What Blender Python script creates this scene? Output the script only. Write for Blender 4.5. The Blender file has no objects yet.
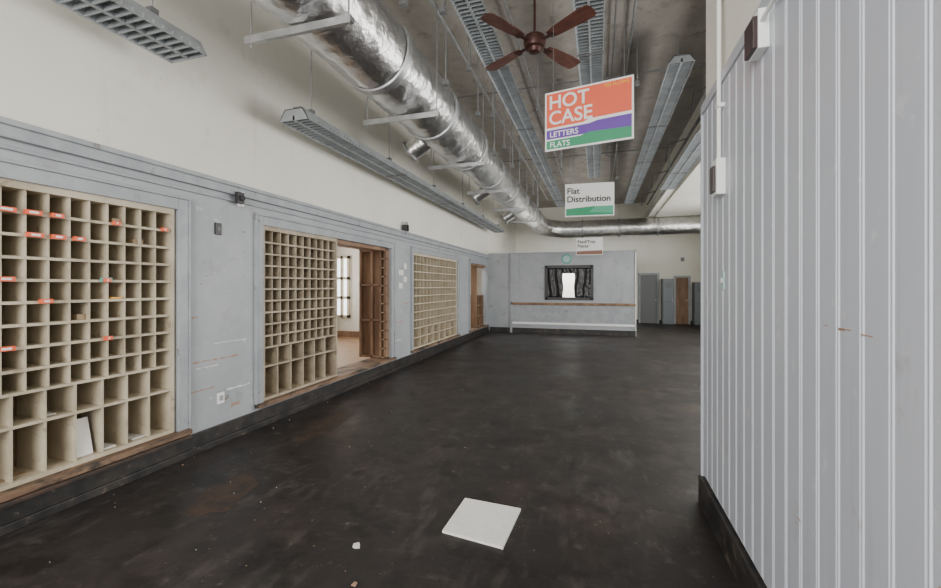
import bpy, math, random, bmesh
from mathutils import Vector, Matrix
random.seed(7)
S = bpy.context.scene

# ------------------------------------------------------------ materials
def mat(name, col, rough=0.6, metal=0.0, col2=None, nscale=3.0, lo=0.4, hi=0.6, bump=0.0, bscale=40.0,
        stretch=(1,1,1), emit=0.0, col3=None, n3=1.0, lo3=.55, hi3=.65, rough2=None, spec=0.5, streak=None, amt=.5):
    m = bpy.data.materials.new(name); m.use_nodes = True
    nt = m.node_tree; N = nt.nodes; L = nt.links
    b = N['Principled BSDF']
    b.inputs['Base Color'].default_value = (*col, 1)
    b.inputs['Roughness'].default_value = rough
    b.inputs['Metallic'].default_value = metal
    b.inputs['Specular IOR Level'].default_value = spec
    tc = N.new('ShaderNodeTexCoord'); mp = N.new('ShaderNodeMapping')
    mp.inputs['Scale'].default_value = stretch
    L.new(tc.outputs['Object'], mp.inputs['Vector'])
    last = None
    def noisefac(sc, l, h, det=8, st=None, top=1.0):
        n = N.new('ShaderNodeTexNoise'); n.inputs['Scale'].default_value = sc; n.inputs['Detail'].default_value = det
        n.inputs['Roughness'].default_value = .62
        src = mp.outputs['Vector']
        if st:
            m2 = N.new('ShaderNodeMapping'); m2.inputs['Scale'].default_value = st; L.new(tc.outputs['Object'], m2.inputs['Vector']); src = m2.outputs['Vector']
            m2.inputs['Location'].default_value = (sc*1.7, h*9, sc*.3)
        L.new(src, n.inputs['Vector'])
        r = N.new('ShaderNodeMapRange'); r.inputs['From Min'].default_value = l; r.inputs['From Max'].default_value = h
        r.inputs['To Max'].default_value = top
        L.new(n.outputs['Fac'], r.inputs['Value']); return r.outputs['Result']
    if col2:
        f = noisefac(nscale, lo, hi)
        mx = N.new('ShaderNodeMixRGB'); mx.inputs[1].default_value = (*col, 1); mx.inputs[2].default_value = (*col2, 1)
        L.new(f, mx.inputs[0]); last = mx.outputs[0]
        if rough2 is not None:
            rr = N.new('ShaderNodeMapRange'); rr.inputs['To Min'].default_value = rough; rr.inputs['To Max'].default_value = rough2
            L.new(f, rr.inputs['Value']); L.new(rr.outputs['Result'], b.inputs['Roughness'])
    if col3 and last:
        f = noisefac(n3, lo3, hi3)
        mx = N.new('ShaderNodeMixRGB'); mx.inputs[2].default_value = (*col3, 1)
        L.new(last, mx.inputs[1]); L.new(f, mx.inputs[0]); last = mx.outputs[0]
    if streak and last:
        for (c, st, sc, l, h, top) in streak:
            f = noisefac(sc, l, h, 10, st, top)
            mx = N.new('ShaderNodeMixRGB'); mx.inputs[2].default_value = (*c, 1)
            L.new(last, mx.inputs[1]); L.new(f, mx.inputs[0]); last = mx.outputs[0]
    if last: L.new(last, b.inputs['Base Color'])
    if bump > 0:
        n = N.new('ShaderNodeTexNoise'); n.inputs['Scale'].default_value = bscale; n.inputs['Detail'].default_value = 5
        L.new(mp.outputs['Vector'], n.inputs['Vector'])
        bp = N.new('ShaderNodeBump'); bp.inputs['Strength'].default_value = bump; bp.inputs['Distance'].default_value = .02
        L.new(n.outputs['Fac'], bp.inputs['Height']); L.new(bp.outputs['Normal'], b.inputs['Normal'])
    if emit > 0:
        b.inputs['Emission Color'].default_value = (*col, 1); b.inputs['Emission Strength'].default_value = emit
    return m

M = {}
M['cream'] = mat('cream_plaster', (.80,.785,.71), .8, col2=(.75,.73,.645), nscale=.8, lo=.42, hi=.7, bump=.06, bscale=6, col3=(.68,.65,.565), n3=2, lo3=.60, hi3=.75,
   streak=[((.55,.49,.39),(2.5,2.5,.25),1.6,.62,.76,.30), ((.52,.46,.38),(1,1,1),9,.68,.72,.5)])
M['gray'] = mat('gray_paint', (.345,.37,.393), .5, col2=(.40,.42,.437), nscale=1.6, lo=.4, hi=.65, col3=(.28,.285,.29), n3=3, lo3=.57, hi3=.72, bump=.07, bscale=12,
   streak=[((.20,.13,.09),(1,1,2.2),5,.645,.675,.7), ((.60,.60,.58),(1,1,1.5),7,.655,.68,.7), ((.22,.21,.20),(4,4,.3),2.2,.58,.74,.35)])
M['gray_trim'] = mat('gray_trim_paint', (.30,.32,.345), .45, col2=(.36,.38,.40), nscale=5, streak=[((.17,.13,.10),(1,1,1),8,.63,.68,.6)])
M['panel'] = mat('pale_beadboard_paint', (.45,.475,.53), .40, col2=(.50,.52,.57), nscale=1.2, lo=.35, hi=.7, col3=(.38,.375,.385), n3=7, lo3=.64, hi3=.74, stretch=(1,1,.6),
   streak=[((.30,.30,.32),(6,6,.25),3,.58,.74,.30),((.62,.63,.66),(1,1,1),10,.64,.68,.5)])
M['panel_bead'] = mat('beadboard_bead', (.66,.69,.75), .4)
M['black'] = mat('black_baseboard', (.010,.010,.011), .45, col2=(.035,.03,.026), nscale=6, col3=(.13,.10,.08), n3=12, lo3=.62, hi3=.68)
M['ceil'] = mat('ceiling_plaster', (.29,.265,.235), .9, col2=(.37,.345,.31), nscale=2.2, lo=.35, hi=.65, bump=.6, bscale=18, col3=(.21,.19,.165), n3=4, lo3=.56, hi3=.70)
M['floor'] = mat('worn_dark_floor', (.014,.0118,.0115), .42, col2=(.042,.035,.032), nscale=1.0, lo=.38, hi=.66, col3=(.022,.0185,.0175), n3=5, lo3=.42, hi3=.6, rough2=.62, bump=.10, bscale=14, spec=.42,
   streak=[((.080,.055,.042),(1,.7,1),1.8,.54,.72,.50), ((.105,.093,.086),(3.5,1.0,1),2.2,.56,.72,.40), ((.10,.088,.08),(1,3.5,1),2.6,.57,.74,.35), ((.19,.17,.155),(1,1,1),24,.66,.70,.6), ((.12,.105,.095),(1,1,1),7,.60,.70,.40), ((.007,.006,.006),(1,1,1),3.0,.55,.65,.65)])
M['wood'] = mat('old_wood', (.17,.095,.055), .6, col2=(.28,.17,.10), nscale=4, stretch=(1,1,.2), bump=.1)
M['sill'] = mat('worn_sill_wood', (.13,.075,.045), .6, col2=(.25,.16,.10), nscale=5, stretch=(1,.4,1), bump=.15, col3=(.04,.03,.025), n3=7, lo3=.52, hi3=.6)
M['woodfloor'] = mat('wood_floor', (.36,.22,.13), .4, col2=(.26,.15,.08), nscale=4, stretch=(.3,3,1))
M['darkwood'] = mat('fan_blade_wood', (.075,.027,.020), .5, col2=(.12,.045,.032), nscale=5, stretch=(1,4,1))
M['bronze'] = mat('fan_bronze', (.07,.03,.025), .4, metal=.5)
M['case'] = mat('cream_case_metal', (.56,.49,.37), .55, col2=(.42,.36,.26), nscale=3, streak=[((.25,.19,.12),(1,1,1),9,.60,.66,.6)])
M['casetan'] = mat('tan_case_metal', (.46,.39,.29), .55, col2=(.34,.28,.20), nscale=4, streak=[((.20,.15,.10),(1,1,1),9,.60,.66,.6)])
M['casewood'] = mat('case_inner_wood', (.36,.26,.16), .6, col2=(.27,.19,.11), nscale=3)
M['caseback'] = mat('case_back_board', (.27,.19,.115), .7, col2=(.18,.125,.075), nscale=2)
M['casegold'] = mat('gold_case_metal', (.52,.44,.31), .5, col2=(.62,.55,.42), nscale=4)
M['foil'] = mat('duct_foil', (.80,.80,.80), .30, metal=1.0, col2=(.64,.64,.63), nscale=6, bump=.9, bscale=8)
M['steel'] = mat('galvanised_steel', (.50,.51,.52), .42, metal=.85, col2=(.38,.39,.40), nscale=8)
M['fixture'] = mat('fixture_gray_enamel', (.34,.365,.38), .5, col2=(.26,.28,.29), nscale=5)
M['fixdark'] = mat('fixture_dark_side', (.15,.155,.16), .5)
M['tube'] = mat('fluorescent_tube_glass', (.62,.63,.62), .25)
M['white'] = mat('white_paint', (.80,.80,.78), .6)
M['tile'] = mat('ceiling_tile_white', (.85,.84,.80), .8, col2=(.79,.78,.74), nscale=30, bump=.2, bscale=80)
M['orange'] = mat('orange_label', (.85,.12,.04), .5)
M['sign_or'] = mat('sign_orange', (.85,.13,.06), .5)
M['sign_pu'] = mat('sign_purple', (.14,.05,.38), .5)
M['sign_gr'] = mat('sign_green', (.03,.30,.14), .5)
M['sign_gr2'] = mat('sign_green_light', (.10,.42,.27), .5)
M['sign_wh'] = mat('sign_white', (.85,.86,.85), .5)
M['sign_br'] = mat('sign_brown', (.25,.12,.08), .5)
M['sign_ye'] = mat('sign_yellow', (.9,.45,.06), .5)
M['sign_bk'] = mat('sign_text_dark', (.03,.03,.03), .5)
M['teal'] = mat('teal_sticker', (.12,.40,.34), .5)
M['palegreen'] = mat('switch_plate', (.42,.58,.55), .5)
M['blackbox'] = mat('dark_device', (.03,.028,.03), .4)
M['boxred'] = mat('dark_box_face', (.045,.03,.03), .4)
M['plastic'] = mat('black_plastic_sheet', (.010,.010,.012), .25, bump=.6, bscale=8)
M['wire'] = mat('hanging_wire', (.25,.25,.25), .4, metal=.6)
M['graydoor'] = mat('gray_door_paint', (.16,.17,.175), .5)
M['locker'] = mat('locker_bluegray', (.15,.17,.19), .45)
M['glow'] = mat('bright_window_pane', (.9,.95,1.0), .5, emit=3.0)
M['putty'] = mat('stain_patch', (.060,.036,.024), .6, col2=(.025,.019,.016), nscale=8)
M['rust'] = mat('rust_scar', (.40,.25,.17), .8)
M['paper'] = mat('paper_scrap', (.75,.74,.70), .7)

# ------------------------------------------------------------ mesh builder
class MB:
    def __init__(s): s.v=[]; s.f=[]; s.m=[]; s.names=[]
    def mi(s, m):
        if m not in s.names: s.names.append(m)
        return s.names.index(m)
    def add(s, vs, fs, m):
        o=len(s.v); s.v += [tuple(v) for v in vs]; i=s.mi(m)
        for f in fs: s.f.append(tuple(o+k for k in f)); s.m.append(i)
    def box(s,x0,x1,y0,y1,z0,z1,m):
        x0,x1=sorted((x0,x1)); y0,y1=sorted((y0,y1)); z0,z1=sorted((z0,z1))
        s.add([(x0,y0,z0),(x1,y0,z0),(x1,y1,z0),(x0,y1,z0),(x0,y0,z1),(x1,y0,z1),(x1,y1,z1),(x0,y1,z1)],
              [(0,3,2,1),(4,5,6,7),(0,1,5,4),(1,2,6,5),(2,3,7,6),(3,0,4,7)],m)
    def prism(s, pts, axis, a0, a1, m):
        n=len(pts)
        def P(p,a):
            return {'x':(a,p[0],p[1]),'y':(p[0],a,p[1]),'z':(p[0],p[1],a)}[axis]
        s.add([P(p,a0) for p in pts]+[P(p,a1) for p in pts],
              [tuple(range(n)),tuple(range(2*n-1,n-1,-1))]+[(i,i+n,(i+1)%n+n,(i+1)%n) for i in range(n)],m)
    def tube(s, pts, rads, m, seg=12, cap=True):
        pts=[Vector(p) for p in pts]
        if not hasattr(rads,'__len__'): rads=[rads]*len(pts)
        rings=[]; up=None
        for i,p in enumerate(pts):
            d=(pts[min(i+1,len(pts)-1)]-pts[max(i-1,0)]).normalized()
            if up is None:
                up = Vector((0,0,1)) if abs(d.z)<.9 else Vector((1,0,0))
            x=d.cross(up).normalized(); y=x.cross(d).normalized(); up=y
            r=rads[i]
            rings.append([p+x*r*math.cos(2*math.pi*k/seg)+y*r*math.sin(2*math.pi*k/seg) for k in range(seg)])
        vs=[v for r in rings for v in r]; fs=[]
        for i in range(len(rings)-1):
            for k in range(seg):
                a=i*seg+k; b=i*seg+(k+1)%seg
                fs.append((a,b,b+seg,a+seg))
        if cap:
            fs.append(tuple(range(seg-1,-1,-1))); fs.append(tuple((len(rings)-1)*seg+k for k in range(seg)))
        s.add(vs,fs,m)
    def obj(s, name, smooth=False, bevel=0, loc=(0,0,0), rot=(0,0,0), parent=None):
        me=bpy.data.meshes.new(name); me.from_pydata(s.v,[],s.f)
        for n in s.names: me.materials.append(M[n])
        me.polygons.foreach_set('material_index', s.m); me.update()
        ob=bpy.data.objects.new(name,me); S.collection.objects.link(ob)
        ob.location=loc; ob.rotation_euler=rot
        if parent: ob.parent=parent
        bm=bmesh.new(); bm.from_mesh(me); bmesh.ops.recalc_face_normals(bm,faces=bm.faces); bm.to_mesh(me); bm.free()
        if smooth:
            me.polygons.foreach_set('use_smooth',[True]*len(me.polygons))
            try: me.set_sharp_from_angle(angle=math.radians(40))
            except Exception: pass
        if bevel:
            b=ob.modifiers.new('bevel','BEVEL'); b.width=bevel; b.segments=2; b.limit_method='ANGLE'
        return ob

XL=-3.7; XR=.74; YS=-3.0; YB=19.5; H=5.2; YE=3.46

# ------------------------------------------------------------ shell
b=MB(); b.box(-8.2,4.6,YS-.2,YB+.2,-.15,0,'floor'); b.obj('floor')
b=MB(); b.box(-3.95,2.1,YS-.2,YB+.2,H,H+.15,'ceil'); b.obj('ceiling')
b=MB(); b.box(2.1,4.6,YS-.2,YB+.2,4.25,4.4,'cream'); b.obj('ceiling_side')
b=MB(); b.box(1.9,2.1,YE,YB,4.3,H,'cream'); b.box(1.86,1.9,YE,YB,4.3,4.36,'cream'); b.obj('beam')

OP=[(.3,2.9),(3.92,7.05),(8.03,10.9),(12.1,14.0)]
Z0,Z1=.27,2.30; ZT=2.65
b=MB()
b.box(-3.85,XL,YS,YB,ZT,H,'cream')
b.box(-3.85,XL,YS,YB,Z1,ZT,'gray')
b.box(-3.85,XL,YS,YB,0,Z0-.05,'gray')
ys=[YS]+[q for o in OP for q in o]+[YB]
for i in range(0,len(ys),2): b.box(-3.85,XL,ys[i],ys[i+1],Z0-.05,Z1,'gray')
b.obj('wall_left')
b=MB()
b.box(XL,XL+.05,YS,14.3,2.56,2.66,'gray_trim'); b.box(XL,XL+.075,YS,14.3,2.64,2.68,'gray_trim')
b.box(XL,XL+.025,YS,14.3,2.49,2.52,'gray_trim')
b.obj('trim_1',bevel=.006)
b=MB()
for (a,c) in OP:
    w=.10
    b.box(XL,XL+.03,a-w,a,Z0-.02,Z1+w,'gray_trim'); b.box(XL,XL+.03,c,c+w,Z0-.02,Z1+w,'gray_trim')
    b.box(XL,XL+.03,a,c,Z1,Z1+w,'gray_trim')
    b.box(XL,XL+.045,a-w,c+w,Z1+w,Z1+w+.025,'gray_trim')
    for yy in (a-w-.012,c+w): b.box(XL,XL+.045,yy,yy+.012,Z0,Z1+w,'gray_trim')
b.obj('trim_2',bevel=.004)
b=MB()
b.box(XL,XL+.10,YS,2.98,.19,.22,'putty')
for (a,c) in OP: b.box(-4.05,XL+.08,a-.1,c+.1,.222,.268,'sill')
b.obj('trim_3',bevel=.006)
b=MB(); b.box(XL,XL+.03,YS,14.28,.0,.19,'black'); b.box(XL+.03,XL+.055,YS,14.28,0,.06,'black'); b.obj('baseboard_left',bevel=.004)
b=MB()
for (ya,yb,z,h,m) in ((3.02,3.60,.86,.018,'rust'),(3.1,3.35,.80,.008,'paper'),(3.05,3.3,.58,.012,'rust'),(3.45,3.75,.52,.014,'paper'),(3.02,3.12,1.3,.03,'rust'),(7.2,7.6,.9,.018,'rust'),(7.25,7.5,.55,.014,'paper'),(7.6,7.85,1.25,.02,'rust'),(11.1,11.7,.9,.018,'rust'),(3.3,3.7,1.02,.007,'paper'),(3.5,3.62,.34,.03,'rust')):
    pts=[];n=14
    for i in range(n+1): pts.append((ya+(yb-ya)*i/n, z+random.uniform(0,h)))
    for i in range(n,-1,-1): pts.append((ya+(yb-ya)*i/n, z-random.uniform(.001,h*.6)))
    b.prism(pts,'x',XL,XL+.0015,m)
b.obj('trim_4')

# right beadboard wall
b=MB()
b.box(XR+.02,XR+.17,YS,YE,0,H,'cream')
b.obj('wall_right')
b=MB()
y=YE; p=.13
while y>-1.2:
    b.box(XR,XR+.02,y-p+.012,y-.012,.22,2.86,'panel')
    b.box(XR+.006,XR+.02,y-.012,y+.012,.22,2.86,'panel')
    b.tube([(XR+.006,y-.0,.22),(XR+.006,y-.0,2.86)],.006,'panel_bead',seg=8)
    y-=p
b.box(XR-.012,XR+.02,-1.2,YE+.01,2.86,2.93,'panel')
b.box(XR-.012,XR+.19,YE,YE+.02,.0,2.93,'panel')
b.obj('wall_right_panelling',bevel=.003)
b=MB(); b.box(XR-.025,XR+.02,-1.2,YE+.03,0,.2,'black'); b.obj('baseboard_right',bevel=.004)
b=MB()
for (yy,zz,l,h) in ((1.46,1.455,.055,.004),(1.565,1.462,.07,.004),(1.60,1.458,.035,.006),(1.70,1.465,.03,.003),(1.2,.9,.02,.02),(1.9,.7,.03,.004)): b.box(XR-.001,XR,yy,yy+l,zz,zz+h,'rust')
b.obj('trim_5')

# back wall, side wall, south wall
b=MB(); b.box(-8.2,4.6,YB,YB+.2,0,H,'cream'); b.obj('wall_back')
b=MB()
for (a,c) in ((YS,4.5),(7.5,8.5),(11.5,12.5),(15.5,YB)): b.box(4.4,4.6,a,c,0,4.4,'cream')
for (a,c) in ((4.5,7.5),(8.5,11.5),(12.5,15.5)): b.box(4.4,4.6,a,c,0,.9,'cream'); b.box(4.4,4.6,a,c,3.7,4.4,'cream')
b.obj('wall_side')
k=1
for (a,c) in ((4.5,7.5),(8.5,11.5),(12.5,15.5)):
    b=MB()
    for yy in (a,(a+c)/2-.03,c-.06): b.box(4.42,4.5,yy,yy+.06,.9,3.7,'white')
    for zz in (.9,2.27,3.64): b.box(4.42,4.5,a,c,zz,zz+.06,'white')
    b.obj('window_%d'%k); k+=1  # unseen side windows, added to light the room from the right
b=MB()
b.box(-8.2,-3.2,YS-.2,YS,0,H,'cream'); b.box(.3,4.6,YS-.2,YS,0,H,'cream'); b.box(-3.2,.3,YS-.2,YS,0,.9,'cream'); b.box(-3.2,.3,YS-.2,YS,4.6,H,'cream')
b.obj('wall_front')
b=MB()
for xx in (-3.2,-2.05,-.9,.24): b.box(xx,xx+.06,YS-.12,YS-.05,.9,4.6,'white')
for zz in (.9,2.7,4.54): b.box(-3.2,.3,YS-.12,YS-.05,zz,zz+.06,'white')
b.obj('window_4')  # unseen window behind the camera, added as a light opening

# room behind the left wall
b=MB(); b.box(-8.0,-3.85,YS,YB,0,.02,'woodfloor'); b.obj('floor_back_room')
b=MB(); b.box(-8.2,-8.0,YS,YB,0,3.4,'cream'); b.obj('wall_back_room')
b=MB(); b.box(-8.0,-3.85,YS,YB,3.3,3.4,'white'); b.obj('ceiling_back_room')
b=MB(); b.box(-8.0,-3.85,11.4,11.55,0.02,3.3,'cream'); b.box(-8.0,-3.85,11.37,11.4,0.02,.2,'wood'); b.obj('wall_back_room_divider')
b=MB()
wx=11.4
b.box(-7.9,-7.42,wx-.04,wx-.01,.7,2.45,'glow')
for xx in (-7.98,-7.65,-7.42): b.box(xx,xx+.08,wx-.10,wx-.04,.62,2.53,'casegold')
for zz in (.62,1.2,1.8,2.45): b.box(-7.98,-7.34,wx-.10,wx-.04,zz,zz+.08,'casegold')
b.obj('window_5')

# ------------------------------------------------------------ sorting cases
def case(Y0,Y1,cols,narrow,m='case',bottom=.36,second=.22,bcols=None,back='caseback'):
    b=MB(); x1=XL-.015; x0=x1-.30; t=.016
    b.box(x0-.01,x0,Y0,Y1,Z0,Z1,back)
    b.box(x0,x1+.02,Y0,Y0+.03,Z0,Z1,m); b.box(x0,x1+.02,Y1-.03,Y1,Z0,Z1,m)
    b.box(x0,x1+.02,Y0+.03,Y1-.03,Z0,Z0+.03,m); b.box(x0,x1+.02,Y0+.03,Y1-.03,Z1-.05,Z1,m)
    a0=Y0+.03; a1=Y1-.03; w=(a1-a0)/cols
    zb=Z0+.03; z1=zb+bottom; z2=z1+second; zt=Z1-.05; rh=(zt-z2)/narrow
    shelves=[z1,z2]+[z2+rh*i for i in range(1,narrow)]
    for z in shelves:
        b.box(x0,x1,a0,a1,z-t/2,z+t/2,m)
    for i in range(1,cols):
        yy=a0+w*i
        b.box(x0,x1-.004,yy-t/2+.002,yy+t/2-.002,z2,zt,m)
    bc=bcols or cols//2; wb=(a1-a0)/bc
    for i in range(1,bc):
        yy=a0+wb*i
        b.box(x0,x1-.004,yy-t/2,yy+t/2,zb,z2,m)
    for z in shelves: b.box(x1,x1+.006,a0,a1,z-.012,z+.008,m)
    ob=b.obj('mail_sorting_case')
    return shelves,x1
shelves,x1=case(.32,2.88,20,9,bcols=14)
b=MB()
for (y,z,wd) in ((1.74,2.11,.10),(1.74,1.62,.09),(1.74,1.14,.09),(1.88,2.08,.09),(1.89,1.93,.09),(2.015,2.24,.07),(2.02,1.93,.08),(2.147,1.93,.07),(1.95,1.50,.07),(2.33,1.6,.05),(2.34,1.21,.05),(2.79,2.24,.05),(2.40,2.24,.05)):
    zz=min(shelves,key=lambda q:abs(q-z))
    b.box(x1+.006,x1+.030,y-wd/2,y+wd/2,zz-.010,zz+.020,'orange')
    b.box(x1+.030,x1+.032,y-wd/2+.02,y+wd/2-.02,zz-.002,zz+.012,'sign_wh')
zz=min(shelves,key=lambda q:abs(q-1.47)); b.box(x1-.1,x1+.01,2.38,2.45,zz+.010,zz+.022,'sign_ye')
zz=min(shelves,key=lambda q:abs(q-1.6)); b.box(x1+.006,x1+.02,2.29,2.37,zz-.01,zz+.025,'teal')
b.obj('orange_label_holders')
b=MB(); b.prism([(x1-.04,.305),(x1-.035,.305),(x1-.10,.58),(x1-.105,.58)],'y',2.14,2.27,'paper')
b.box(x1-.2,x1-.02,2.32,2.42,.305,.315,'paper'); b.box(x1-.25,x1-.05,1.75,1.88,.305,.312,'casewood')
b.box(x1-.22,x1-.03,2.55,2.66,.305,.312,'paper'); b.box(x1-.2,x1-.06,1.95,2.05,.67,.676,'paper')
for (y,z) in ((2.44,2.10),(2.60,1.95),(2.2,1.3)):
    zz=min(shelves,key=lambda q:abs(q-z)); b.box(x1-.22,x1-.03,y-.04,y+.04,zz+.009,zz+.05,'casewood')
b.obj('paper_slips')
case(3.94,5.38,10,10,m='casetan',bcols=6)
case(8.05,10.88,14,9,m='casegold',bottom=.2,second=.2,back='casewood')
# wooden swung case in second opening
b=MB()
ya=6.92; yb=7.03; xa=-4.28; xb=-3.72
b.box(xa,xb,yb-.03,yb,Z0+.005,Z1-.02,'wood')
for xx in (xa,xa+.24,xb-.14,xb-.04): b.box(xx,xx+.04,ya,yb-.03,Z0+.005,Z1-.02,'wood')
for zz in [Z0+.005+.165*i for i in range(13)]: b.box(xb-.14,xb,ya,yb-.03,zz,zz+.02,'casewood')
for zz in (Z0+.005,.95,1.6,Z1-.06): b.box(xa,xb-.14,ya,yb-.03,zz,zz+.04,'wood')
b.obj('wooden_shelf_case',bevel=.003)
b=MB(); b.box(-4.25,-3.95,5.385,5.42,Z0+.01,Z1,'wood'); b.box(-4.02,-3.72,5.42,6.9,Z1-.06,Z1-.005,'wood')
b.box(-3.9,-3.72,12.1,12.16,Z0,Z1,'wood'); b.box(-3.9,-3.72,12.9,12.98,Z0,Z1,'wood'); b.box(-3.9,-3.72,12.16,13.98,Z1-.08,Z1,'wood')
b.obj('trim_6')
b=MB()
xs=-4.02
b.box(xs-.02,xs,13.05,13.9,Z0,1.3,'casewood')
for i in range(4): b.box(xs,-3.76,13.05+.27*i,13.09+.27*i,Z0,1.3,'wood')
for z in (Z0,.6,.95,1.27): b.box(xs,-3.76,13.05,13.9,z,z+.03,'wood')
b.obj('wooden_shelf_case')

# small devices on left wall
b=MB(); b.box(XL+.05,XL+.10,3.50,3.58,2.47,2.59,'blackbox'); b.tube([(XL+.10,3.54,2.53),(XL+.125,3.54,2.52)],.03,'blackbox'); b.box(XL+.0,XL+.06,3.58,3.62,2.45,2.61,'white'); b.obj('wall_speaker',bevel=.005)
b=MB(); b.box(XL,XL+.02,3.30,3.37,2.12,2.24,'blackbox'); b.box(XL+.02,XL+.025,3.325,3.345,2.16,2.2,'fixdark'); b.obj('thermostat',bevel=.004)
b=MB(); b.box(XL+.0,XL+.12,7.52,7.56,2.62,2.86,'steel'); b.box(XL+.03,XL+.12,7.48,7.6,2.68,2.80,'blackbox'); b.obj('wall_bracket')
b=MB(); b.box(XL,XL+.012,3.33,3.41,.40,.51,'sign_wh'); b.box(XL+.012,XL+.018,3.35,3.39,.43,.48,'gray_trim'); b.obj('wall_outlet')
b=MB()
for (q,(ya,yb)) in enumerate(((7.4,7.55),(7.6,7.75),(7.4,7.6),(7.62,7.74))): b.box(XL,XL+.004,ya,yb,1.55+.13*q,1.66+.13*q,'paper')
b.obj('paper_notices')

# ------------------------------------------------------------ light fixtures
def fixture(x,y0,y1,z,wid=.34,zc=H,dense=.07,rods=2,bracket=False,h=.10):
    b=MB(); hw=wid/2
    prof=[(x-hw,z),(x-hw+.008,z),(x-hw*.62+.008,z+h-.008),(x+hw*.62-.008,z+h-.008),(x+hw-.008,z),(x+hw,z),(x+hw*.62,z+h),(x-hw*.62,z+h)]
    b.prism(prof,'y',y0,y1,'fixture')
    for yy in (y0,y1-.01):
        b.prism([(x-hw,z),(x+hw,z),(x+hw*.62,z+h),(x-hw*.62,z+h)],'y',yy,yy+.01,'fixture')
    b.box(x-.05,x+.05,y0+.05,y1-.05,z+h,z+h+.04,'fixdark')
    b.box(x-.012,x+.012,y0,y1,z+.002,z+.05,'fixture')
    yy=y0+dense
    while yy<y1-.02:
        b.box(x-hw+.01,x+hw-.01,yy,yy+.008,z+.003,z+.045,'fixture'); yy+=dense
    for s in (-.5,.5): b.tube([(x+hw*s,y0+.02,z+.065),(x+hw*s,y1-.02,z+.065)],.016,'tube',seg=8)
    L=y1-y0; k=max(rods,2)
    for i in range(k):
        yy=y0+.3+(L-.6)*i/(k-1)
        b.tube([(x,yy,z+h+.03),(x,yy,zc)],.007,'steel',seg=6)
        if bracket: b.box(x-.03,x+.03,yy-.03,yy+.03,z+h,z+h+.10,'fixdark')
    q=y0+2.44
    while q<y1-.5:
        b.box(x-hw-.004,x+hw+.004,q-.02,q+.02,z-.004,z+.012,'fixdark'); q+=2.44
    return b.obj('hanging_light_fixture')
ZF=4.72
fixture(-1.38,1.0,16.8,ZF,rods=8)
fixture(-.10,1.0,12.6,ZF,rods=6)
fixture(1.10,6.35,16.8,ZF-.05,rods=6)
fixture(-3.2,1.5,2.62,3.45,rods=2,bracket=True,wid=.38,h=.13)
fixture(-3.2,3.85,14.0,3.42,wid=.38,rods=6,bracket=True,h=.13)
fixture(1.62,7.2,11.2,3.95,rods=2)

# ------------------------------------------------------------ ducts
DX,DZ=-2.22,4.02; DC=3.90
def rr(y): return .385 if y<7.0 else .34
def jitter(b,j): b.v=[tuple(c+random.uniform(-j,j) for c in v) for v in b.v]
P=[]; y=-2.8; i=0
while y<16.6:
    P.append(((DX,y,DZ),rr(y)+(.007 if i%2 else -.005))); y+=.09; i+=1
for kk in range(1,13):
    a=math.radians(90*kk/12); R=1.0
    P.append(((DX+R*(1-math.cos(a)),16.6+R*math.sin(a),DZ-(DZ-DC)*kk/12),.34+(.006 if kk%2 else -.004)))
x=DX+1.0+.1
while x<4.3:
    P.append(((x,17.6,DC),.34+(.006 if i%2 else -.004))); x+=.1; i+=1
b=MB(); b.tube([p for p,r in P],[r for p,r in P],'foil',seg=40); jitter(b,.008)
for yy in (.9,2.3,3.9,5.4,7.0,8.6,10.2,11.8,13.4,15.0):
    r=rr(yy-.1)+.022
    b.tube([(DX,yy-.05,DZ),(DX,yy-.045,DZ),(DX,yy+.045,DZ),(DX,yy+.05,DZ)],[r-.02,r,r,r-.02],'steel',seg=40,cap=False)
for xx in (-.6,.8,2.2):
    b.tube([(xx-.04,17.6,DC),(xx-.035,17.6,DC),(xx+.035,17.6,DC),(xx+.04,17.6,DC)],[.34,.365,.365,.34],'steel',seg=32,cap=False)
for yy in (5.9,9.4,12.6):
    b.tube([(DX-.25,yy,DZ-.2),(DX-.52,yy,DZ-.36)],[.14,.14],'foil',seg=20)
    b.tube([(DX-.52,yy,DZ-.36),(DX-.56,yy,DZ-.385)],[.19,.17],'steel',seg=20)
b.obj('air_duct',smooth=True)
b=MB()
for yy in (2.75,4.55,6.6,8.8,11.0,13.2):
    z=DZ-rr(yy)-.055
    b.box(DX-.52,DX+.46,yy-.03,yy+.03,z,z+.04,'steel'); b.box(DX-.52,DX+.46,yy-.03,yy-.022,z-.02,z,'steel')
    for xx in (DX-.48,DX+.43): b.tube([(xx,yy,z-.04),(xx,yy,H)],.007,'steel',seg=6)
for xx in (-.6,.8): b.tube([(xx,17.6,DC+.33),(xx,17.6,H)],.008,'steel',seg=6)
b.obj('duct_support_hangers')

# hanging rods & pipes along ceiling
b=MB()
for (x,y,z) in ((-1.75,3.6,4.3),(-1.7,4.6,4.0),(-1.65,5.8,4.1),(-1.7,7.0,3.9),(-1.62,8.2,4.0),(-1.7,9.4,3.9),(-1.6,10.8,4.0),(-1.68,12.2,3.9),(-.7,8.5,4.2),(-.6,11,4.1),
   (-1.55,4.1,4.5),(-1.6,5.2,4.45),(-1.58,6.4,4.3),(-1.66,7.6,4.2),(-1.6,9.0,4.35),(-.9,6.6,4.4),(-.8,9.8,4.3),(.5,8.4,4.4),(.45,11,4.3),(.55,6.6,4.6)):
    b.tube([(x,y,z),(x,y,H)],.008,'steel',seg=6); b.box(x-.03,x+.03,y-.03,y+.03,z-.06,z,'fixdark')
b.obj('ceiling_hanger_rods')
b=MB()
b.tube([(-1.82,-2.8,4.85),(-1.82,16.0,4.85)],.022,'steel',seg=12)
b.tube([(-1.10,-2.8,5.12),(-1.10,19.4,5.12)],.012,'steel',seg=8)
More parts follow.
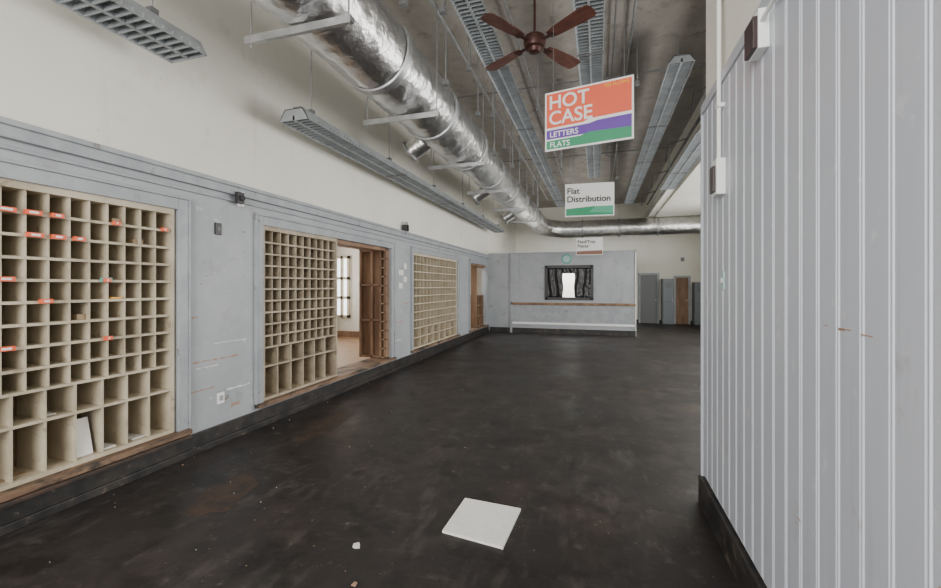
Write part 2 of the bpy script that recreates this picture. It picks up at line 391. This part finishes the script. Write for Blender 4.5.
b.tube([(.45,-2.8,5.13),(.45,19.4,5.13)],.016,'steel',seg=8)
b.tube([(.22,-2.8,5.14),(.22,12,5.14),(.45,12.2,5.14)],.010,'fixdark',seg=8)
for yy in (3.2,7.4,11.6): b.tube([(-3.6,yy,5.1),(1.8,yy,5.1)],.012,'fixdark',seg=8)
for yy in range(0,17,2): b.tube([(-1.82,yy,4.85),(-1.82,yy,H)],.007,'steel',seg=6)
b.obj('ceiling_pipe',smooth=True)
b=MB()
b.tube([(1.75,3.6,4.62),(1.75,16.8,4.62)],.028,'blackbox',seg=12)
b.tube([(1.82,3.6,4.40),(1.82,19.3,4.40)],.02,'steel',seg=12)
for yy in range(4,17,2): b.tube([(1.75,yy,4.62),(1.75,yy,H)],.007,'steel',seg=6); b.box(1.8,1.87,yy-.02,yy+.02,4.37,4.43,'steel')
for (yy) in (7,9.5,12,14.5): b.tube([(1.75,yy,4.62),(1.4,yy+.1,4.55),(1.35,yy+.1,4.2)],.012,'blackbox',seg=8)
b.obj('sprinkler_pipe',smooth=True)

# ------------------------------------------------------------ ceiling fan
fan=bpy.data.objects.new('ceiling_fan',None); S.collection.objects.link(fan); fan.location=(-.675,4.68,4.3)
b=MB(); b.tube([(0,0,.10),(0,0,H-4.3-.08)],.014,'bronze',seg=12); b.tube([(0,0,H-4.3-.10),(0,0,H-4.3)],[.04,.075],'bronze',seg=24); b.obj('downrod',smooth=True,parent=fan)
b=MB(); b.tube([(0,0,-.11),(0,0,-.10),(0,0,-.06),(0,0,-.05),(0,0,.0),(0,0,.06),(0,0,.09),(0,0,.12)],[.02,.06,.075,.11,.125,.12,.08,.025],'bronze',seg=32); b.obj('motor_housing',smooth=True,parent=fan)
for k in range(4):
    b=MB()
    outline=[(.20,-.045),(.30,-.066),(.60,-.088),(.72,-.084),(.745,-.062),(.755,0),(.745,.062),(.72,.084),(.60,.088),(.30,.066),(.20,.045)]
    n=len(outline); tl=math.radians(-8)
    vs=[]
    for zz in (0,.008):
        for (px,py) in outline: vs.append((px,py*1.05*math.cos(tl),py*1.05*math.sin(tl)+zz))
    b.add(vs,[tuple(range(n)),tuple(range(2*n-1,n-1,-1))]+[(i,i+n,(i+1)%n+n,(i+1)%n) for i in range(n)],'darkwood')
    b.box(.10,.26,-.018,.018,-.012,.0,'bronze'); b.box(.22,.27,-.04,.04,-.014,-.006,'bronze')
    b.obj('blade_%d'%(k+1),rot=(0,0,math.radians(56.7+90*k)),parent=fan)

# ------------------------------------------------------------ signs
def text(body,size,x,z,m,parent,align='LEFT',off=0.0,space=1.0,name='lettering'):
    c=bpy.data.curves.new(name,'FONT'); c.body=body; c.size=size; c.align_x=align; c.extrude=.001; c.offset=off
    c.space_line=space; c.materials.append(M[m])
    o=bpy.data.objects.new(name,c); S.collection.objects.link(o); o.parent=parent
    o.location=(x,-.011,z); o.rotation_euler=(math.radians(90),0,0)
def signroot(loc,rz):
    e=bpy.data.objects.new('hanging_sign',None); S.collection.objects.link(e); e.location=loc; e.rotation_euler=(0,0,rz); return e
def wires(par,w,h,zc,top):
    b=MB()
    for sx in (-.4,.4): b.tube([(sx*w,0,h/2),(sx*w*1.0,0,top-zc)],.003,'wire',seg=6)
    b.obj('wires',parent=par)
def board(par,w,h,polys):
    b=MB(); b.box(-w/2,w/2,-.006,.006,-h/2,h/2,'sign_wh')
    for j,(pts,m) in enumerate(polys):
        b.prism([(p[0]*w-w/2,p[1]*h-h/2) for p in pts],'y',-.008-.0003*j,-.006,m)
    b.obj('board',parent=par)
W_,H_=.86,.60
s1=signroot((-.10,4.30,3.285),math.atan2(-.163,.838))
board(s1,W_,H_,[([(.02,.39),(.45,.40),(.52,.44),(.98,.45),(.98,.97),(.02,.97)],'sign_or'),
  ([(.02,.20),(.98,.20),(.98,.40),(.62,.39),(.52,.36),(.02,.35)],'sign_pu'),
  ([(.02,.03),(.98,.03),(.98,.20),(.52,.22),(.42,.18),(.02,.17)],'sign_gr')])
text('HOT\nCASE',.190,-.39,.125,'sign_wh',s1,off=.003,space=.84)
text('LETTERS',.078,-.38,-.163,'sign_wh',s1,off=.001)
text('FLATS',.078,-.38,-.268,'sign_wh',s1,off=.001)
text('YES FLOWS',.045,.16,.235,'sign_ye',s1,off=.001)
wires(s1,W_,H_,3.285,H)
s2=signroot((-.15,7.94,3.17),math.radians(4))
board(s2,W_,H_,[([(.02,.03),(.98,.03),(.98,.24),(.6,.30),(.02,.24)],'sign_gr'),([(.5,.12),(.98,.08),(.98,.30),(.62,.30)],'sign_gr2')])
text('Flat\nDistribution',.158,-.40,.115,'sign_bk',s2,off=.002,space=.95)
wires(s2,W_,H_,3.17,H)
s3=signroot((-.25,13.2,2.80),math.radians(2))
board(s3,.78,.52,[([(.02,.03),(.98,.03),(.98,.26),(.02,.22)],'sign_br')])
text('Feed/Tray\nPieces',.13,-.35,.10,'sign_bk',s3,off=.002)
wires(s3,.78,.52,2.80,H)

# ------------------------------------------------------------ partition with window
PY=14.3; PX1=1.13; PT=2.74
b=MB()
wx0,wx1,wz0,wz1=-1.69,-.17,1.16,2.26
b.box(XL,wx0,PY,PY+.12,0,PT,'gray'); b.box(wx1,PX1,PY,PY+.12,0,PT,'gray')
b.box(wx0,wx1,PY,PY+.12,0,wz0,'gray'); b.box(wx0,wx1,PY,PY+.12,wz1,PT,'gray')
b.box(PX1-.12,PX1,PY+.12,17.0,0,PT,'cream'); b.box(XL,PX1,16.9,17.02,0,PT,'cream')
b.obj('wall_partition')
b=MB()
b.box(-2.88,PX1+.02,PY-.05,PY,.96,1.04,'wood')
b.obj('trim_7',bevel=.005)
b=MB()
b.box(-2.88,PX1+.02,PY-.03,PY,.30,.37,'sign_wh'); b.box(-2.88,PX1+.02,PY-.012,PY,.37,.95,'gray_trim')
b.box(-2.9,-2.83,PY-.05,PY,0,PT,'gray_trim'); b.box(PX1,PX1+.03,PY-.03,PY+.13,0,PT,'white')
b.box(-2.9,PX1+.03,PY-.03,PY,PT-.05,PT,'gray_trim')
b.obj('trim_8')
b=MB(); b.box(-3.62,PX1+.02,PY-.035,PY,0,.17,'black'); b.obj('baseboard_partition')
b=MB()
f=.06
b.box(wx0-.03,wx0+f,PY-.03,PY+.14,wz0-.03,wz1+.03,'blackbox'); b.box(wx1-f,wx1+.03,PY-.03,PY+.14,wz0-.03,wz1+.03,'blackbox')
b.box(wx0,wx1,PY-.03,PY+.14,wz1-f,wz1+.03,'blackbox'); b.box(wx0,wx1,PY-.03,PY+.14,wz0-.03,wz0+f,'blackbox')
b.obj('window_6')
def sheet(xa,xb,za,zb,nx=24,nz=20,cut=0):
    b=MB(); vs=[];fs=[]
    for j in range(nz+1):
        for i in range(nx+1):
            u=i/nx; v=j/nz
            xe=xb+cut*(.5+.5*math.sin(v*7))*v
            xx=xa+(xe-xa)*u; zz=za+(zb-za)*v
            vs.append((xx, PY+.055+.012*math.sin(u*13+v*3)+random.uniform(-.005,.005), zz))
    for j in range(nz):
        for i in range(nx):
            a=j*(nx+1)+i; fs.append((a,a+1,a+nx+2,a+nx+1))
    b.add(vs,fs,'plastic'); o=b.obj('plastic_sheet',smooth=True); o.modifiers.new('s','SOLIDIFY').thickness=.004
sheet(wx0+.05,-1.14,wz0+.05,wz1-.05,cut=.10); sheet(wx1-.05,-.74,wz0+.05,wz1-.05,cut=-.08); sheet(-1.19,-.70,2.02,wz1-.05,12,8)
b=MB(); b.tube([(-1.0,PY-.012,2.50),(-1.0,PY,2.50)],.17,'teal',seg=32); b.tube([(-1.0,PY-.014,2.50),(-1.0,PY-.012,2.50)],.12,'palegreen',seg=32); b.obj('round_wall_sticker')

# ------------------------------------------------------------ far wall things
def door(x0,x1,z1,m,name):
    b=MB(); y=YB-.002
    b.box(x0-.08,x0,y-.05,y,0,z1+.08,'gray_trim'); b.box(x1,x1+.08,y-.05,y,0,z1+.08,'gray_trim'); b.box(x0,x1,y-.05,y,z1,z1+.08,'gray_trim')
    b.box(x0,x1,y-.04,y,0.01,z1,m)
    w=x1-x0
    for (za,zb) in ((.2,.95),(1.1,z1-.15)):
        for (xa,xb) in ((x0+.1,x0+w/2-.05),(x0+w/2+.05,x1-.1)):
            b.box(xa,xb,y-.048,y-.04,za,zb,m)
    b.tube([(x1-.06,y-.09,1.0),(x1-.06,y-.04,1.0)],.03,'steel',seg=12)
    b.obj(name,bevel=.004)
door(1.75,2.42,2.08,'graydoor','door_1')
door(3.14,3.62,1.95,'wood','door_2')
def locker(x0,x1,y0,y1,h,name='storage_locker'):
    b=MB(); b.box(x0,x1,y0,y1,.02,h,'locker')
    b.box(x0+.02,x1-.02,y0-.015,y0,.08,h-.04,'locker'); b.box(x0+.03,x1-.03,y0-.018,y0-.015,h/2-.005,h/2+.005,'blackbox')
    for i in range(5): b.box(x0+.08,x1-.08,y0-.02,y0-.015,h-.2-.04*i,h-.19-.04*i,'blackbox')
    b.box(x1-.07,x1-.05,y0-.04,y0-.015,h*.5,h*.5+.12,'steel')
    for xx in (x0+.02,x1-.06): b.box(xx,xx+.04,y0+.02,y1-.02,0,.02,'blackbox')
    b.obj(name,bevel=.004)
locker(2.56,2.98,18.95,19.40,1.9)
locker(3.74,4.2,18.9,19.40,1.75)
b=MB(); b.box(3.3,3.5,YB-.012,YB,2.6,2.85,'paper'); b.box(3.33,3.47,YB-.014,YB-.012,2.64,2.8,'graydoor'); b.obj('framed_notice')
b=MB(); b.box(PX1,4.4,YB-.03,YB,0,.15,'black'); b.obj('baseboard_back')

# ------------------------------------------------------------ electrical on right wall
b=MB()
b.box(XR-.05,XR,2.88,2.99,2.16,2.38,'sign_wh'); b.box(XR-.065,XR-.05,2.90,2.985,2.18,2.34,'boxred')
b.tube([(XR-.025,2.93,2.36),(XR-.025,2.93,3.6),(XR-.02,2.93,H)],.013,'white',seg=12)
for z in (2.7,3.4,4.2): b.box(XR-.04,XR+.02,2.905,2.955,z,z+.025,'white')
b.obj('fire_alarm_box',bevel=.005)
b=MB()
b.box(XR-.045,XR,2.20,2.33,2.68,2.86,'sign_wh'); b.box(XR-.065,XR-.045,2.205,2.325,2.685,2.83,'boxred')
b.tube([(XR-.03,2.22,2.80),(XR-.03,1.9,2.82),(XR-.03,1.0,2.85)],.010,'white',seg=10)
b.obj('alarm_horn',bevel=.006)
b=MB(); b.box(XR-.008,XR,2.90,2.96,1.58,1.69,'palegreen'); b.box(XR-.014,XR-.008,2.92,2.94,1.62,1.65,'sign_wh'); b.obj('light_switch',bevel=.003)

# ------------------------------------------------------------ floor items
yaw=math.atan(127.5/420.)
s_,c_=math.sin(yaw),math.cos(yaw)
def fl(px,py): return (c_*px - s_*py, s_*px + c_*py)
pts=[fl(-.041,3.14),fl(.359,2.99),fl(.197,2.545),fl(-.184,2.72)]
b=MB(); b.prism(pts,'z',.001,.018,'tile'); b.obj('fallen_ceiling_tile',bevel=.002)
b=MB()
def scrap(x,y,r,m='paper',h=.006):
    n=random.randint(4,6); o=random.random()*6
    b.prism([(x+r*random.uniform(.6,1.2)*math.cos(o+6.283*i/n),y+r*random.uniform(.6,1.2)*math.sin(o+6.283*i/n)) for i in range(n)],'z',.0005,h,m)
x,y=fl(-.70,2.58); scrap(x,y,.03)
x,y=fl(-.62,2.25); scrap(x,y,.018,'rust')
for i in range(110):
    scrap(random.uniform(-3.5,.5),random.uniform(1.5,10) if i%3 else random.uniform(1.5,4),random.uniform(.002,.005),random.choice(['paper','rust','casewood','casewood']),.003)
for i in range(16): scrap(random.uniform(-3.62,-3.4),random.uniform(1.5,9),random.uniform(.003,.009),random.choice(['paper','rust','casewood']),.004)
b.obj('floor_debris')
b=MB()
def blob(x,y,rx,ry,rot):
    n=40; P=[]
    ph=[random.random()*6 for _ in range(4)]
    for i in range(n):
        t=6.283*i/n; k=1+.12*math.sin(2*t+ph[0])+.09*math.sin(5*t+ph[1])+.06*math.sin(9*t+ph[2])+random.uniform(-.05,.05)
        u=rx*k*math.cos(t); v=ry*k*math.sin(t)
        P.append((x+u*math.cos(rot)-v*math.sin(rot),y+u*math.sin(rot)+v*math.cos(rot)))
    b.prism(P,'z',.0003,.0012,'putty')
blob(-2.75,2.55,.20,.30,.3); blob(-3.0,4.2,.18,.5,.1)
b.obj('floor_stains')

# ------------------------------------------------------------ lights
def area(name,loc,rot,sx,sy,p,col=(1,1,1)):
    l=bpy.data.lights.new(name,'AREA'); l.shape='RECTANGLE'; l.size=sx; l.size_y=sy; l.energy=p; l.color=col
    o=bpy.data.objects.new(name,l); S.collection.objects.link(o); o.location=loc; o.rotation_euler=rot; return o
R=math.radians
area('added_front_window_light',(-1.45,YS+.05,2.75),(R(90),0,0),3.4,3.6,450,(1,.975,.94))  # area light added behind the camera to brighten the room; its window is invented
for i,y in enumerate((6,10,14)):
    area('added_side_window_light',(4.35,y,2.3),(0,R(90),0),2.7,2.9,(270,200,130)[i],(1,.98,.95))  # lights added at the invented, out-of-view side windows to brighten the left wall
area('daylight_back_room',(-7.9,7.5,2.0),(0,R(-90),0),2.0,6,220,(1,.97,.92))
area('back_room_ceiling_lamp',(-6,13.5,3.2),(0,0,0),2,2,150)
area('partition_room_lamp',(-1.2,15.6,2.7),(R(25),0,0),1.5,.8,170)
w=bpy.data.worlds.new('World'); S.world=w; w.use_nodes=True
w.node_tree.nodes['Background'].inputs[0].default_value=(.9,.95,1,1); w.node_tree.nodes['Background'].inputs[1].default_value=1.0

# ------------------------------------------------------------ camera
cam=bpy.data.cameras.new('camera'); co=bpy.data.objects.new('camera',cam); S.collection.objects.link(co)
cam.sensor_width=36; cam.lens=36*420/941; cam.clip_start=.05
cam.shift_y=-8/941
co.location=(0,0,1.6); co.rotation_euler=(R(90),0,yaw)
S.camera=co
